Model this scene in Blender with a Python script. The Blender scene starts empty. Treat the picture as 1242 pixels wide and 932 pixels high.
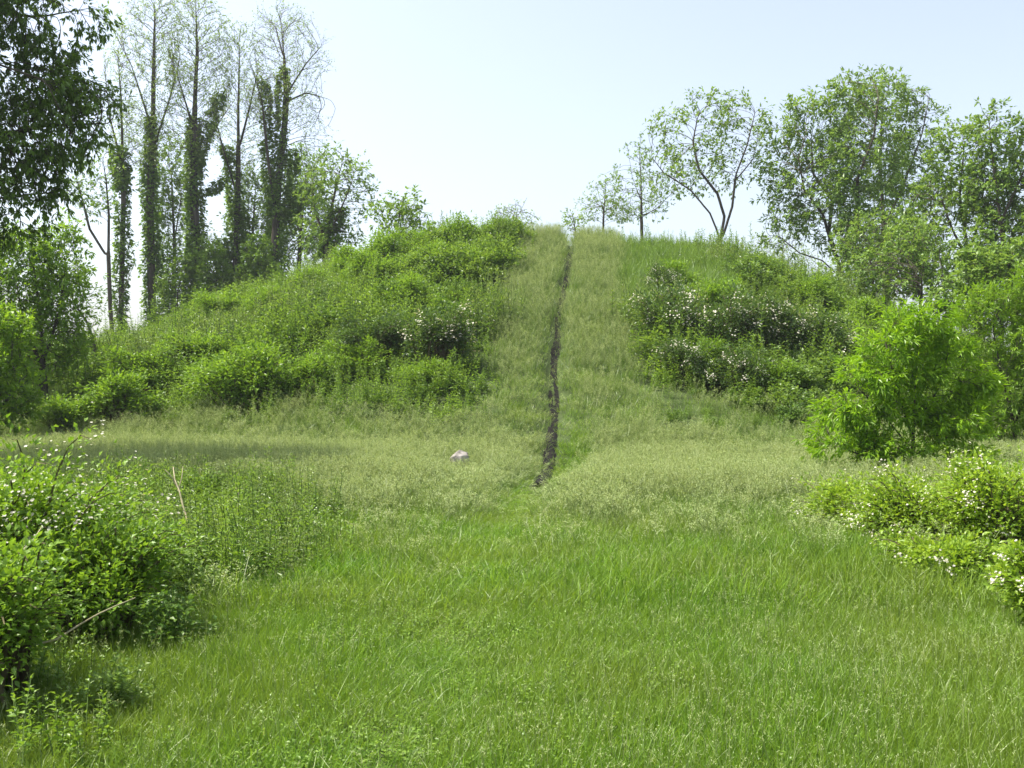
import bpy, math, random
import numpy as np

R = math.radians
S = bpy.context.scene
COL = S.collection

# ------------------------------------------------------------------ camera, sky, sun, exposure
EYE = 1.6
F, CX, CY = 1200.0, 621.0, 466.0          # the photograph's focal length and centre in its own pixels
cam_d = bpy.data.cameras.new('camera')
cam_d.sensor_width = 36.0
cam_d.lens = 36.0 * F / 1242.0
cam_d.clip_start, cam_d.clip_end = 0.1, 3000
cam = bpy.data.objects.new('camera', cam_d)
COL.objects.link(cam)
cam.location = (0, 0, EYE)
cam.rotation_euler = (R(90), 0, 0)
S.camera = cam

SUN_EL, SUN_AZ = R(60), R(-84)            # azimuth from +Y, clockwise seen from above
W = bpy.data.worlds.new('World')
S.world = W
W.use_nodes = True
wn = W.node_tree
bg = wn.nodes['Background']
sky = wn.nodes.new('ShaderNodeTexSky')
sky.sky_type = 'NISHITA'
sky.sun_disc = False
sky.sun_elevation = SUN_EL
sky.sun_rotation = SUN_AZ
sky.air_density = 1.0
sky.dust_density = 3.0
sky.ozone_density = 1.0
hazy = wn.nodes.new('ShaderNodeHueSaturation')     # a milky summer sky
hazy.inputs['Saturation'].default_value = .64
hazy.inputs['Value'].default_value = 1.0
wn.links.new(sky.outputs[0], hazy.inputs['Color'])
wn.links.new(hazy.outputs[0], bg.inputs[0])
bg.inputs[1].default_value = 0.132

sun_d = bpy.data.lights.new('sun', 'SUN')
sun_d.energy = 3.8
sun_d.angle = R(0.53)
sun_d.color = (1.0, 0.95, 0.86)
sun = bpy.data.objects.new('sun', sun_d)
COL.objects.link(sun)
sun.rotation_euler = (R(90) - SUN_EL, 0, math.pi - SUN_AZ)

S.view_settings.view_transform = 'Standard'
S.view_settings.look = 'None'
S.view_settings.exposure = 1.15
S.view_settings.gamma = 1.0
S.render.engine = 'CYCLES'
cy = S.cycles
cy.max_bounces = 6
cy.diffuse_bounces = 4
cy.glossy_bounces = 2
cy.transmission_bounces = 4
cy.transparent_max_bounces = 4
cy.caustics_reflective = False
cy.caustics_refractive = False
cy.use_adaptive_sampling = False
cy.use_denoising = True
cy.sample_clamp_indirect = 4.0

HAZE = .0005

# ------------------------------------------------------------------ numbers for the ground
MX, MY, MR, MR0, MH = 2.5, 46.0, 27.4, 4.9, 7.65
PATH_A, PATH_B = np.array([0.34, 15.3]), np.array([2.45, 42.0])
PD = (PATH_B - PATH_A) / np.linalg.norm(PATH_B - PATH_A)
PN = np.array([PD[1], -PD[0]])


def sstep(a, b, x):
    t = np.clip((x - a) / (b - a), 0, 1)
    return t * t * (3 - 2 * t)


def _hash(i, j, s):
    n = (i * 374761393 + j * 668265263 + s * 974711) & 0x7fffffff
    n = ((n ^ (n >> 13)) * 1274126177) & 0x7fffffff
    return ((n ^ (n >> 16)) & 0xffff) / 65535.0


def vnoise(x, y, s=0):
    x = np.asarray(x, float); y = np.asarray(y, float)
    i = np.floor(x).astype(np.int64); j = np.floor(y).astype(np.int64)
    u = x - i; v = y - j
    u = u * u * (3 - 2 * u); v = v * v * (3 - 2 * v)
    a, b = _hash(i, j, s), _hash(i + 1, j, s)
    c, d = _hash(i, j + 1, s), _hash(i + 1, j + 1, s)
    return (a * (1 - u) + b * u) * (1 - v) + (c * (1 - u) + d * u) * v


def fbm(x, y, s=0, o=3):
    t, a, n = 0, 0.5, 0
    for k in range(o):
        t = t + a * vnoise(x * 2 ** k, y * 2 ** k, s + k); n += a; a *= .5
    return t / n


def path_u(x, y):
    """signed distance from the footpath's line (+ to its right) and distance along it; the line wavers a little"""
    dx, dy = x - PATH_A[0], y - PATH_A[1]
    t = dx * PD[0] + dy * PD[1]
    w = 0.09 * np.sin(t * 0.33 + .4) + 0.02 * np.sin(t * 1.1)
    return dx * PN[0] + dy * PN[1] - w, t


def g_base(x, y):
    b = 0.16 * (fbm(x / 5.0, y / 5.0, 3) - .5) * sstep(2, 7, np.hypot(x, y))
    b = b + 0.9 * (fbm(x / 60.0, y / 60.0, 9) - .5) * sstep(60, 140, np.hypot(x, y - 30))
    return b


def mound_h(x, y):
    dx = x - MX
    r = np.hypot(np.where(dx > 0, dx * 1.27, dx), y - MY)
    s = (MR - r) / (MR - MR0)
    f = np.where(s < 1, 0.72 * s + 0.28 * (s * s * (3 - 2 * s)) , 1.0)
    f = np.where(s < 0, 0, f)
    top = 0.25 * np.clip(1 - (r / MR0) ** 2, 0, 1)
    h = MH * f + top * 0 + np.where(s > 0, 1, 0) * 0.5 * (fbm(x / 4.0, y / 4.0, 21) - .5) * sstep(0, .2, s)
    u, t = path_u(x, y)
    rut = -0.38 * np.exp(-(u / 0.26) ** 2) * sstep(5.0, 8.5, t) * (1 - sstep(29.5, 31, t))
    return h + rut


def gz(x, y):
    return g_base(x, y) + np.maximum(mound_h(x, y), -.2)


def P(px, py, d):
    """the point at depth d seen at pixel (px, py) of the photograph"""
    return np.array([(px - CX) / F * d, d, EYE + (CY - py) / F * d])


def G(px, d):
    x = (px - CX) / F * d
    return np.array([x, d, float(gz(np.array([x]), np.array([d]))[0])])


# ------------------------------------------------------------------ mesh building
class MB:
    def __init__(s):
        s.v, s.f, s.n = [], [], 0      # f: (array (k, m), material index, rnd array)

    def add(s, verts, faces, rnd=0.5, mat=0):
        verts = np.asarray(verts, np.float32).reshape(-1, 3)
        for fa in faces:
            fa = np.asarray(fa, np.int64)
            rr = np.full(len(fa), rnd, np.float32) if np.isscalar(rnd) else np.asarray(rnd, np.float32)
            s.f.append((fa + s.n, mat, rr))
        s.v.append(verts); s.n += len(verts)

    def mesh(s, name, mats, smooth=False):
        m = bpy.data.meshes.new(name)
        if s.v:
            V = np.concatenate(s.v)
            m.vertices.add(len(V)); m.vertices.foreach_set('co', V.ravel())
            li = np.concatenate([f.ravel() for f, _, _ in s.f])
            tot = np.concatenate([np.full(len(f), f.shape[1]) for f, _, _ in s.f])
            st = np.concatenate([[0], np.cumsum(tot)[:-1]])
            m.loops.add(len(li)); m.loops.foreach_set('vertex_index', li.astype(np.int32))
            m.polygons.add(len(tot))
            m.polygons.foreach_set('loop_start', st.astype(np.int32))
            m.polygons.foreach_set('material_index', np.concatenate([np.full(len(f), k) for f, k, _ in s.f]).astype(np.int32))
            m.polygons.foreach_set('use_smooth', np.full(len(tot), smooth, bool))
            a = m.attributes.new('rnd', 'FLOAT', 'FACE')
            a.data.foreach_set('value', np.concatenate([r for _, _, r in s.f]).astype(np.float32))
            m.update(calc_edges=True)
        for k in (mats if isinstance(mats, (list, tuple)) else [mats]):
            m.materials.append(k)
        return m


def obj(name, mesh, parent=None, loc=None):
    o = bpy.data.objects.new(name, mesh)
    COL.objects.link(o)
    if parent is not None: o.parent = parent
    if loc is not None: o.location = loc
    return o


def tag(o, label=None, cat=None, group=None, kind=None):
    if label: o['label'] = label
    if cat: o['category'] = cat
    if group: o['group'] = group
    if kind: o['kind'] = kind
    return o


def thing(name, loc, label, cat, group=None, rz=0.0, sc=1.0):
    o = bpy.data.objects.new(name, None)
    o.empty_display_size = .3
    COL.objects.link(o)
    o.location = loc; o.rotation_euler = (0, 0, rz)
    o.scale = (sc, sc, sc) if np.isscalar(sc) else sc
    return tag(o, label, cat, group)


def norm(a):
    return a / np.maximum(np.linalg.norm(a, axis=-1, keepdims=True), 1e-9)


def frames(d, roll_ref=None, rng=None):
    """y axis along d, z axis roughly up, for N directions"""
    y = norm(d)
    up = np.zeros_like(y); up[:, 2] = 1
    up = up + (rng.normal(0, .35, y.shape) if rng is not None else 0)
    x = norm(np.cross(y, up)); z = np.cross(x, y)
    return np.stack([x, y, z], -1)          # columns


def leaf_near():
    v = np.array([[0, 0, 0], [-.5, .42, .10], [0, 1, -.14], [.5, .42, .10], [0, .45, 0]], float)
    return v, [np.array([[0, 4, 1], [4, 2, 1], [4, 3, 2], [0, 3, 4]])]


def leaf_far():
    v = np.array([[0, 0, 0], [-.5, .45, .06], [0, 1, -.08], [.5, .45, .06]], float)
    return v, [np.array([[0, 3, 2, 1]])]


def scatter(mb, tpl, pos, d, L, Wd, rng, rnd, mat=0):
    """copies of a leaf template: length L, width Wd, pointing along d"""
    tv, tf = tpl
    n = len(pos)
    if n == 0: return
    M = frames(d, rng=rng)
    sc = np.stack([np.broadcast_to(Wd, (n,)), np.broadcast_to(L, (n,)), np.broadcast_to(L, (n,))], -1)
    loc = tv[None] * sc[:, None, :]
    V = np.einsum('nij,nkj->nki', M, loc) + pos[:, None, :]
    faces = [(f[None] + (np.arange(n) * len(tv))[:, None, None]).reshape(-1, f.shape[1]) for f in tf]
    k = len(tf[0])
    mb.add(V.reshape(-1, 3), faces, np.repeat(np.broadcast_to(rnd, (n,)), k), mat)


def tube(mb, pts, rad, k=5, rnd=.5, mat=0, cap=True):
    pts = np.asarray(pts, float); rad = np.asarray(rad, float)
    n = len(pts)
    if n < 2: return
    t = norm(np.gradient(pts, axis=0))
    ref = np.array([0.31, 0.17, 0.93]) if abs(t[0] @ np.array([0.31, 0.17, 0.93])) < .9 else np.array([1., 0, .2])
    a = norm(np.cross(t, ref)); b = np.cross(t, a)
    th = np.arange(k) / k * 2 * math.pi
    ring = pts[:, None] + rad[:, None, None] * (np.cos(th)[None, :, None] * a[:, None] + np.sin(th)[None, :, None] * b[:, None])
    i = np.arange(n - 1)[:, None] * k; j = np.arange(k)[None]; j2 = (j + 1) % k
    q = np.stack([i + j, i + j2, i + k + j2, i + k + j], -1).reshape(-1, 4)
    fs = [q]
    V = ring.reshape(-1, 3)
    if cap:
        V = np.vstack([V, pts[-1] + t[-1] * rad[-1]])
        base = (n - 1) * k
        fs.append(np.stack([base + j[0], base + j2[0], np.full(k, n * k)], -1))
    mb.add(V, fs, rnd, mat)


# ------------------------------------------------------------------ materials
def nd(nt, t, **kw):
    n = nt.nodes.new(t)
    for k, v in kw.items(): setattr(n, k, v)
    return n


def leaf_mat(name, dark, light, trans=0.42, gloss=0.03, patch=None, patch_scale=0.5, inst=True, rough=.38, tcol=1.25):
    """blade and leaf surface: per-leaf colour spread between dark and light, light passing through, a faint sheen"""
    m = bpy.data.materials.new(name); m.use_nodes = True
    nt = m.node_tree; nt.nodes.clear()
    out = nd(nt, 'ShaderNodeOutputMaterial')
    at = nd(nt, 'ShaderNodeAttribute', attribute_name='rnd')
    ra = nd(nt, 'ShaderNodeMix', data_type='RGBA')
    ra.inputs[6].default_value = (*dark, 1); ra.inputs[7].default_value = (*light, 1)
    fac = at.outputs['Fac']
    if inst:
        ai = nd(nt, 'ShaderNodeAttribute', attribute_name='irnd', attribute_type='INSTANCER')
        mx = nd(nt, 'ShaderNodeMath', operation='MULTIPLY_ADD')
        sub = nd(nt, 'ShaderNodeMath', operation='SUBTRACT'); sub.inputs[1].default_value = .5
        nt.links.new(ai.outputs['Fac'], sub.inputs[0])
        nt.links.new(sub.outputs[0], mx.inputs[0]); mx.inputs[1].default_value = .7
        nt.links.new(fac, mx.inputs[2]); mx.use_clamp = True
        fac = mx.outputs[0]
    nt.links.new(fac, ra.inputs[0])
    col = ra.outputs[2]
    if patch:
        ge = nd(nt, 'ShaderNodeNewGeometry')
        no = nd(nt, 'ShaderNodeTexNoise'); no.inputs['Scale'].default_value = patch_scale; no.inputs['Detail'].default_value = 3
        nt.links.new(ge.outputs['Position'], no.inputs['Vector'])
        mr = nd(nt, 'ShaderNodeMapRange'); mr.inputs[1].default_value = .38; mr.inputs[2].default_value = .64
        nt.links.new(no.outputs['Fac'], mr.inputs[0])
        m2 = nd(nt, 'ShaderNodeMix', data_type='RGBA')
        sc = nd(nt, 'ShaderNodeMath', operation='MULTIPLY'); sc.inputs[1].default_value = .75
        nt.links.new(mr.outputs[0], sc.inputs[0]); nt.links.new(sc.outputs[0], m2.inputs[0])
        nt.links.new(col, m2.inputs[6]); m2.inputs[7].default_value = (*patch, 1)
        col = m2.outputs[2]
    df = nd(nt, 'ShaderNodeBsdfDiffuse'); nt.links.new(col, df.inputs[0])
    tr = nd(nt, 'ShaderNodeBsdfTranslucent')
    tm = nd(nt, 'ShaderNodeMix', data_type='RGBA', blend_type='MULTIPLY'); tm.inputs[0].default_value = 1
    tm.inputs[7].default_value = (tcol * 1.12, tcol * 1.05, tcol * .55, 1)
    nt.links.new(col, tm.inputs[6]); nt.links.new(tm.outputs[2], tr.inputs[0])
    mi = nd(nt, 'ShaderNodeMixShader'); mi.inputs[0].default_value = trans
    nt.links.new(df.outputs[0], mi.inputs[1]); nt.links.new(tr.outputs[0], mi.inputs[2])
    gl = nd(nt, 'ShaderNodeBsdfGlossy'); gl.inputs['Roughness'].default_value = rough
    mg = nd(nt, 'ShaderNodeMixShader'); mg.inputs[0].default_value = gloss
    nt.links.new(mi.outputs[0], mg.inputs[1]); nt.links.new(gl.outputs[0], mg.inputs[2])
    nt.links.new(mg.outputs[0], out.inputs[0])
    return m


def noise_mat(name, stops, scale, detail=6, bump=0.3, rough=.9, stretch=(1, 1, 1), coord='Object'):
    m = bpy.data.materials.new(name); m.use_nodes = True
    nt = m.node_tree; b = nt.nodes['Principled BSDF']
    tc = nd(nt, 'ShaderNodeTexCoord'); mp = nd(nt, 'ShaderNodeMapping'); mp.inputs['Scale'].default_value = stretch
    nt.links.new(tc.outputs[coord], mp.inputs[0])
    no = nd(nt, 'ShaderNodeTexNoise'); no.inputs['Scale'].default_value = scale; no.inputs['Detail'].default_value = detail
    nt.links.new(mp.outputs[0], no.inputs['Vector'])
    cr = nd(nt, 'ShaderNodeValToRGB')
    while len(cr.color_ramp.elements) < len(stops): cr.color_ramp.elements.new(.5)
    for e, (p, c) in zip(cr.color_ramp.elements, stops): e.position = p; e.color = (*c, 1)
    nt.links.new(no.outputs['Fac'], cr.inputs[0]); nt.links.new(cr.outputs[0], b.inputs['Base Color'])
    b.inputs['Roughness'].default_value = rough
    b.inputs['Specular IOR Level'].default_value = .2
    bu = nd(nt, 'ShaderNodeBump'); bu.inputs['Strength'].default_value = bump; bu.inputs['Distance'].default_value = .05
    nt.links.new(no.outputs['Fac'], bu.inputs['Height']); nt.links.new(bu.outputs[0], b.inputs['Normal'])
    return m


M = {}
M['soil'] = noise_mat('meadow_soil', [(.3, (.035, .045, .014)), (.55, (.06, .085, .022)), (.8, (.11, .12, .04))], 1.6)
M['mound_soil'] = noise_mat('mound_turf', [(.3, (.035, .05, .015)), (.55, (.06, .09, .022)), (.8, (.075, .10, .03))], 1.8)
M['dirt'] = noise_mat('trodden_shaded_dirt', [(.30, (.005, .0045, .003)), (.58, (.009, .008, .005)), (.88, (.024, .020, .014))], 5.0, 8, .9)  # near black: damp soil plus the rut's deep shade, both in the colour
M['bark'] = noise_mat('grey_bark', [(.3, (.035, .028, .021)), (.55, (.085, .07, .053)), (.8, (.17, .145, .11))], 5, 8, .6, stretch=(1, 1, .25))
M['twig'] = noise_mat('green_brown_stem', [(.3, (.06, .05, .025)), (.7, (.14, .12, .06))], 6, 3, .2)
M['gstem'] = noise_mat('green_stem', [(.3, (.06, .11, .02)), (.7, (.13, .19, .045))], 6, 3, .2)
M['dry'] = noise_mat('dry_stalk', [(.3, (.30, .26, .15)), (.7, (.50, .45, .28))], 9, 4, .3)
M['stone'] = noise_mat('pale_stone', [(.30, (.12, .11, .095)), (.5, (.26, .235, .21)), (.70, (.37, .345, .31))], 9, 8, .6)

M['grass'] = leaf_mat('meadow_blade', (.076, .183, .012), (.212, .355, .042), .42, .02, patch=(.185, .262, .040), patch_scale=.55)
M['grass_tall'] = leaf_mat('tall_blade', (.095, .185, .022), (.190, .295, .055), .38, .035)
M['straw'] = leaf_mat('seed_head', (.27, .36, .125), (.43, .50, .23), .35, .02, tcol=1.0)
M['straw_stem'] = leaf_mat('grass_stem', (.15, .23, .06), (.30, .36, .13), .3, .03, tcol=1.0)
M['weed'] = leaf_mat('weed_leaf', (.105, .205, .020), (.225, .350, .050), .42, .025)
M['weed_b'] = leaf_mat('bramble_leaf', (.085, .170, .022), (.185, .285, .050), .40, .025)
M['weed_y'] = leaf_mat('pale_weed_leaf', (.120, .215, .045), (.230, .310, .090), .40, .04)
M['shrub'] = leaf_mat('shrub_leaf', (.110, .215, .018), (.225, .365, .042), .42, .025, inst=False)
M['shrub_d'] = leaf_mat('dark_shrub_leaf', (.050, .105, .022), (.120, .195, .045), .36, .025, inst=False)
M['shrub_y'] = leaf_mat('yellow_green_leaf', (.150, .270, .020), (.310, .440, .050), .46, .025, inst=False)
M['sapling'] = leaf_mat('lance_leaf', (.130, .265, .010), (.270, .450, .022), .46, .025, inst=False)
M['tree'] = leaf_mat('tree_leaf', (.120, .220, .036), (.235, .355, .078), .42, .025, inst=False)
M['tree_b'] = leaf_mat('bright_tree_leaf', (.125, .245, .016), (.255, .405, .036), .45, .025, inst=False)
M['tree_d'] = leaf_mat('backlit_tree_leaf', (.055, .120, .014), (.175, .290, .030), .46, .04, inst=False)  # the overhanging boughs' backlit shade is put into this leaf colour
M['bud'] = leaf_mat('young_leaf', (.150, .250, .040), (.290, .400, .105), .42, .04, inst=False)
M['ivy'] = leaf_mat('ivy_leaf', (.075, .155, .018), (.190, .310, .036), .38, .03, inst=False)
M['petal'] = leaf_mat('white_petal', (.52, .50, .38), (.70, .67, .56), .3, .02, inst=False, tcol=.8)

# ------------------------------------------------------------------ ground, mound, footpath
def grid_mesh(name, xs, ys, zf, mat, keep=None):
    X, Y = np.meshgrid(xs, ys)
    Z = zf(X, Y)
    nx = len(xs)
    i, j = np.meshgrid(np.arange(len(ys) - 1), np.arange(nx - 1), indexing='ij')
    a = i * nx + j
    q = np.stack([a, a + 1, a + nx + 1, a + nx], -1).reshape(-1, 4)
    if keep is not None:
        k = keep(X, Y).ravel()
        q = q[k[q].any(1)]
    mb = MB(); mb.add(np.stack([X, Y, Z], -1).reshape(-1, 3), [q])
    return mb.mesh(name, mat, True)


def axis(lo, hi, fine_lo, fine_hi, step, g=1.18):
    a = list(np.arange(fine_lo, fine_hi + 1e-6, step))
    s, x = step, a[-1]
    while x < hi: s *= g; x += s; a.append(x)
    s, x = step, a[0]
    while x > lo: s *= g; x -= s; a.insert(0, x)
    return np.array(a)


def ground_z(X, Y):
    r = np.hypot(X - MX, Y - MY)
    return g_base(X, Y) - 0.6 * (1 - sstep(25.8, 27.2, r))


g = obj('ground', grid_mesh('ground', axis(-260, 260, -40, 40, .5), axis(-60, 420, -4, 80, .5), ground_z, M['soil']))
tag(g, 'wide green meadow ground running past the grassy mound', 'ground', kind='structure')


def mound_z(X, Y):
    r = np.hypot(X - MX, Y - MY)
    return gz(X, Y) + .004 - 0.25 * sstep(27.1, 28.0, r)


mo = obj('mound', grid_mesh('mound', np.arange(MX - 29, MX + 29.01, .2), np.arange(MY - 29, MY + 29.01, .2), mound_z, M['mound_soil'],
                            lambda X, Y: np.hypot(X - MX, Y - MY) < 28.4), None)
tag(mo, 'large rounded earth mound overgrown with grass and shrubs', 'mound', kind='structure')

rng = np.random.default_rng(11)
mb = MB()
ts = np.arange(.2, 30, .12)
rows = []
for t in ts:
    c = PATH_A + PD * t
    w = 0.09 * math.sin(t * 0.33 + .4) + 0.02 * math.sin(t * 1.1)
    hw = (0.165 + 0.025 * math.sin(t * 1.7) + rng.normal(0, .012)) * min(1, .6 + t / 5)
    for k, q in enumerate((-1, -.5, 0, .5, 1)):
        p = c + PN * (w + q * hw)
        z = float(gz(np.array([p[0]]), np.array([p[1]]))[0])
        rows.append([p[0], p[1], z + ((.06 if t < 3 else .045) + rng.normal(0, .009) if abs(q) < 1 else -.06)])
n = len(ts); i = np.arange(n - 1)[:, None] * 5; j = np.arange(4)[None]
mb.add(rows, [np.stack([i + j, i + j + 1, i + j + 6, i + j + 5], -1).reshape(-1, 4)])
fp = obj('footpath', mb.mesh('footpath', M['dirt'], True))
tag(fp, 'narrow bare dirt footpath worn straight up the mound', 'footpath', kind='structure')

hz = MB()
x0, x1, y0, y1, z0, z1 = -300, 300, -90, 470, -2.2, 27
hz.add([[x0, y0, z0], [x1, y0, z0], [x1, y1, z0], [x0, y1, z0], [x0, y0, z1], [x1, y0, z1], [x1, y1, z1], [x0, y1, z1]],
       [np.array([[3, 2, 1, 0], [4, 5, 6, 7], [0, 1, 5, 4], [1, 2, 6, 5], [2, 3, 7, 6], [3, 0, 4, 7]])])
hm = bpy.data.materials.new('summer_haze'); hm.use_nodes = True
hm.node_tree.nodes.clear()
ho, hv = nd(hm.node_tree, 'ShaderNodeOutputMaterial'), nd(hm.node_tree, 'ShaderNodeVolumePrincipled')
hv.inputs['Color'].default_value = (.90, .95, 1.0, 1)
hv.inputs['Density'].default_value = HAZE
hv.inputs['Anisotropy'].default_value = .35
hm.node_tree.links.new(hv.outputs[0], ho.inputs['Volume'])
tag(obj('haze', hz.mesh('haze', hm)), 'thin pale summer haze over the whole clearing', 'haze', kind='stuff')

# ------------------------------------------------------------------ grass and weeds (stuff): clumps drawn many times by geometry nodes
def blades(mb, n, spread, h0, h1, w, bend, rng, mat=0, rnd=(0, 1), lean=.25):
    a = rng.uniform(0, 2 * math.pi, n); rr = spread * np.sqrt(rng.uniform(0, 1, n))
    base = np.stack([rr * np.cos(a), rr * np.sin(a), np.full(n, -.03)], -1)
    az = rng.uniform(0, 2 * math.pi, n)
    d = np.stack([np.cos(az), np.sin(az), np.zeros(n)], -1)
    fa = rng.uniform(0, 2 * math.pi, n)
    sd = np.stack([np.cos(fa), np.sin(fa), np.zeros(n)], -1)
    h = rng.uniform(h0, h1, n); le = np.abs(rng.normal(0, lean, n)); be = rng.uniform(.2, 1, n) * bend
    V = []
    for t, ww in ((0, .8), (.4, 1), (.75, .7), (1, 0)):
        hor = (le * t + be * t * t)[:, None] * h[:, None] * d
        up = (h * t * (1 - .28 * be * t))[:, None] * np.array([0, 0, 1.])
        c = base + hor + up
        if ww > 0:
            V += [c - sd * w * ww / 2, c + sd * w * ww / 2]
        else: V += [c]
    V = np.stack(V, 1)
    o = (np.arange(n) * 7)[:, None]
    q = np.concatenate([o + [0, 1, 3, 2], o + [2, 3, 5, 4]]); tr = o + [4, 5, 6]
    r = rng.uniform(*rnd, n)
    s = mb.n
    mb.add(V.reshape(-1, 3), [q], np.concatenate([r, r]), mat)
    mb.f.append((tr + s, mat, r.astype(np.float32)))


def seed_stems(mb, n, spread, h0, h1, w, rng, head=.16, nsp=14, splen=.022, spw=.008, mats=(0, 1), loose=.3):
    pos, dr, rn = [], [], []
    for k in range(n):
        a, rr = rng.uniform(0, 2 * math.pi), spread * math.sqrt(rng.uniform())
        az = rng.uniform(0, 2 * math.pi); le = abs(rng.normal(0, .12)); be = rng.uniform(.02, .22)
        h = rng.uniform(h0, h1)
        d = np.array([math.cos(az), math.sin(az), 0])
        b = np.array([rr * math.cos(a), rr * math.sin(a), -.03])
        tt = np.linspace(0, 1, 4)[:, None]
        c = b + d * h * (le * tt + be * tt ** 2) + np.array([0, 0, 1]) * h * tt * (1 - .1 * be)
        r0 = rng.uniform()
        tube(mb, c, np.full(4, w / 2), 3, r0, mats[0], cap=False)
        hd = head * rng.uniform(.7, 1.2)
        for q in range(nsp):
            f = rng.uniform(0, 1)
            ctr = c[-1] + (c[-1] - c[-2]) / np.linalg.norm(c[-1] - c[-2]) * (f - .75) * hd
            out = rng.normal(0, 1, 3); out[2] = abs(out[2]) + .6
            pos.append(ctr + out * np.array([1, 1, 0]) * loose * hd * (1.05 - f) * .35); dr.append(out); rn.append(np.clip(r0 * .5 + rng.uniform(0, .5), 0, 1))
    k = len(pos)
    scatter(mb, leaf_far(), np.array(pos), np.array(dr), splen * rng.uniform(.7, 1.4, k), spw, rng, np.array(rn), mats[1])


def leafy_stem(mb, base, h, rng, L, Wd, n, mats=(0, 1), lean=.15, tpl=leaf_near, droop=0.1, rbias=0.0):
    az = rng.uniform(0, 2 * math.pi); le = abs(rng.normal(0, lean))
    d = np.array([math.cos(az), math.sin(az), 0])
    tt = np.linspace(0, 1, 5)[:, None]
    c = np.asarray(base) + d * h * le * tt ** 1.5 + np.array([0, 0, 1.]) * h * tt
    tube(mb, c, np.linspace(.006, .003, 5) * min(1, h * 2.2), 3, .5, mats[0], cap=False)
    f = np.linspace(.18, 1, n) + rng.normal(0, .02, n)
    p = np.stack([np.interp(f, tt[:, 0], c[:, q]) for q in range(3)], -1)
    a = np.arange(n) * 2.4 + rng.uniform(0, 6.28)
    dr = np.stack([np.cos(a), np.sin(a), rng.normal(.25 - droop, .3, n) + f * .6], -1)
    sz = (1.1 - .55 * f) * rng.uniform(.75, 1.2, n)
    scatter(mb, tpl(), p, dr, L * sz, Wd * sz, rng, np.clip(rng.uniform(0, .7, n) + rbias + .3 * f, 0, 1), mats[1])


def canes(mb, rng, Rr, H, nc, L, Wd, nl, mats=(0, 1), flowers=0, fmat=2, fs=.05):
    for k in range(nc):
        a = rng.uniform(0, 2 * math.pi); ro = Rr * math.sqrt(rng.uniform(.05, 1))
        e = np.array([math.cos(a) * ro, math.sin(a) * ro, H * rng.uniform(.35, 1) * (1 - .5 * (ro / Rr) ** 2)])
        m = e * np.array([.45, .45, 0]) + np.array([0, 0, max(e[2], .3) * 1.15])
        t = np.linspace(0, 1, 6)[:, None]
        c = 2 * t * (1 - t) * m + t * t * e
        tube(mb, c, np.linspace(.007, .003, 6), 3, .5, mats[0], cap=False)
        f = rng.uniform(.25, 1, nl)
        p = np.stack([np.interp(f, t[:, 0], c[:, q]) for q in range(3)], -1) + rng.normal(0, .05, (nl, 3))
        dr = rng.normal(0, 1, (nl, 3)); dr[:, 2] = np.abs(dr[:, 2]) * .7 + .1; dr[:, :2] += e[:2] / Rr * .6
        scatter(mb, leaf_near(), p, dr, L * rng.uniform(.6, 1.25, nl), Wd * rng.uniform(.7, 1.2, nl), rng, rng.uniform(0, 1, nl), mats[1])


def proto(name, mb, mats):
    return bpy.data.objects.new(name, mb.mesh(name, mats))      # only a shape for the node tree; never linked


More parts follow.
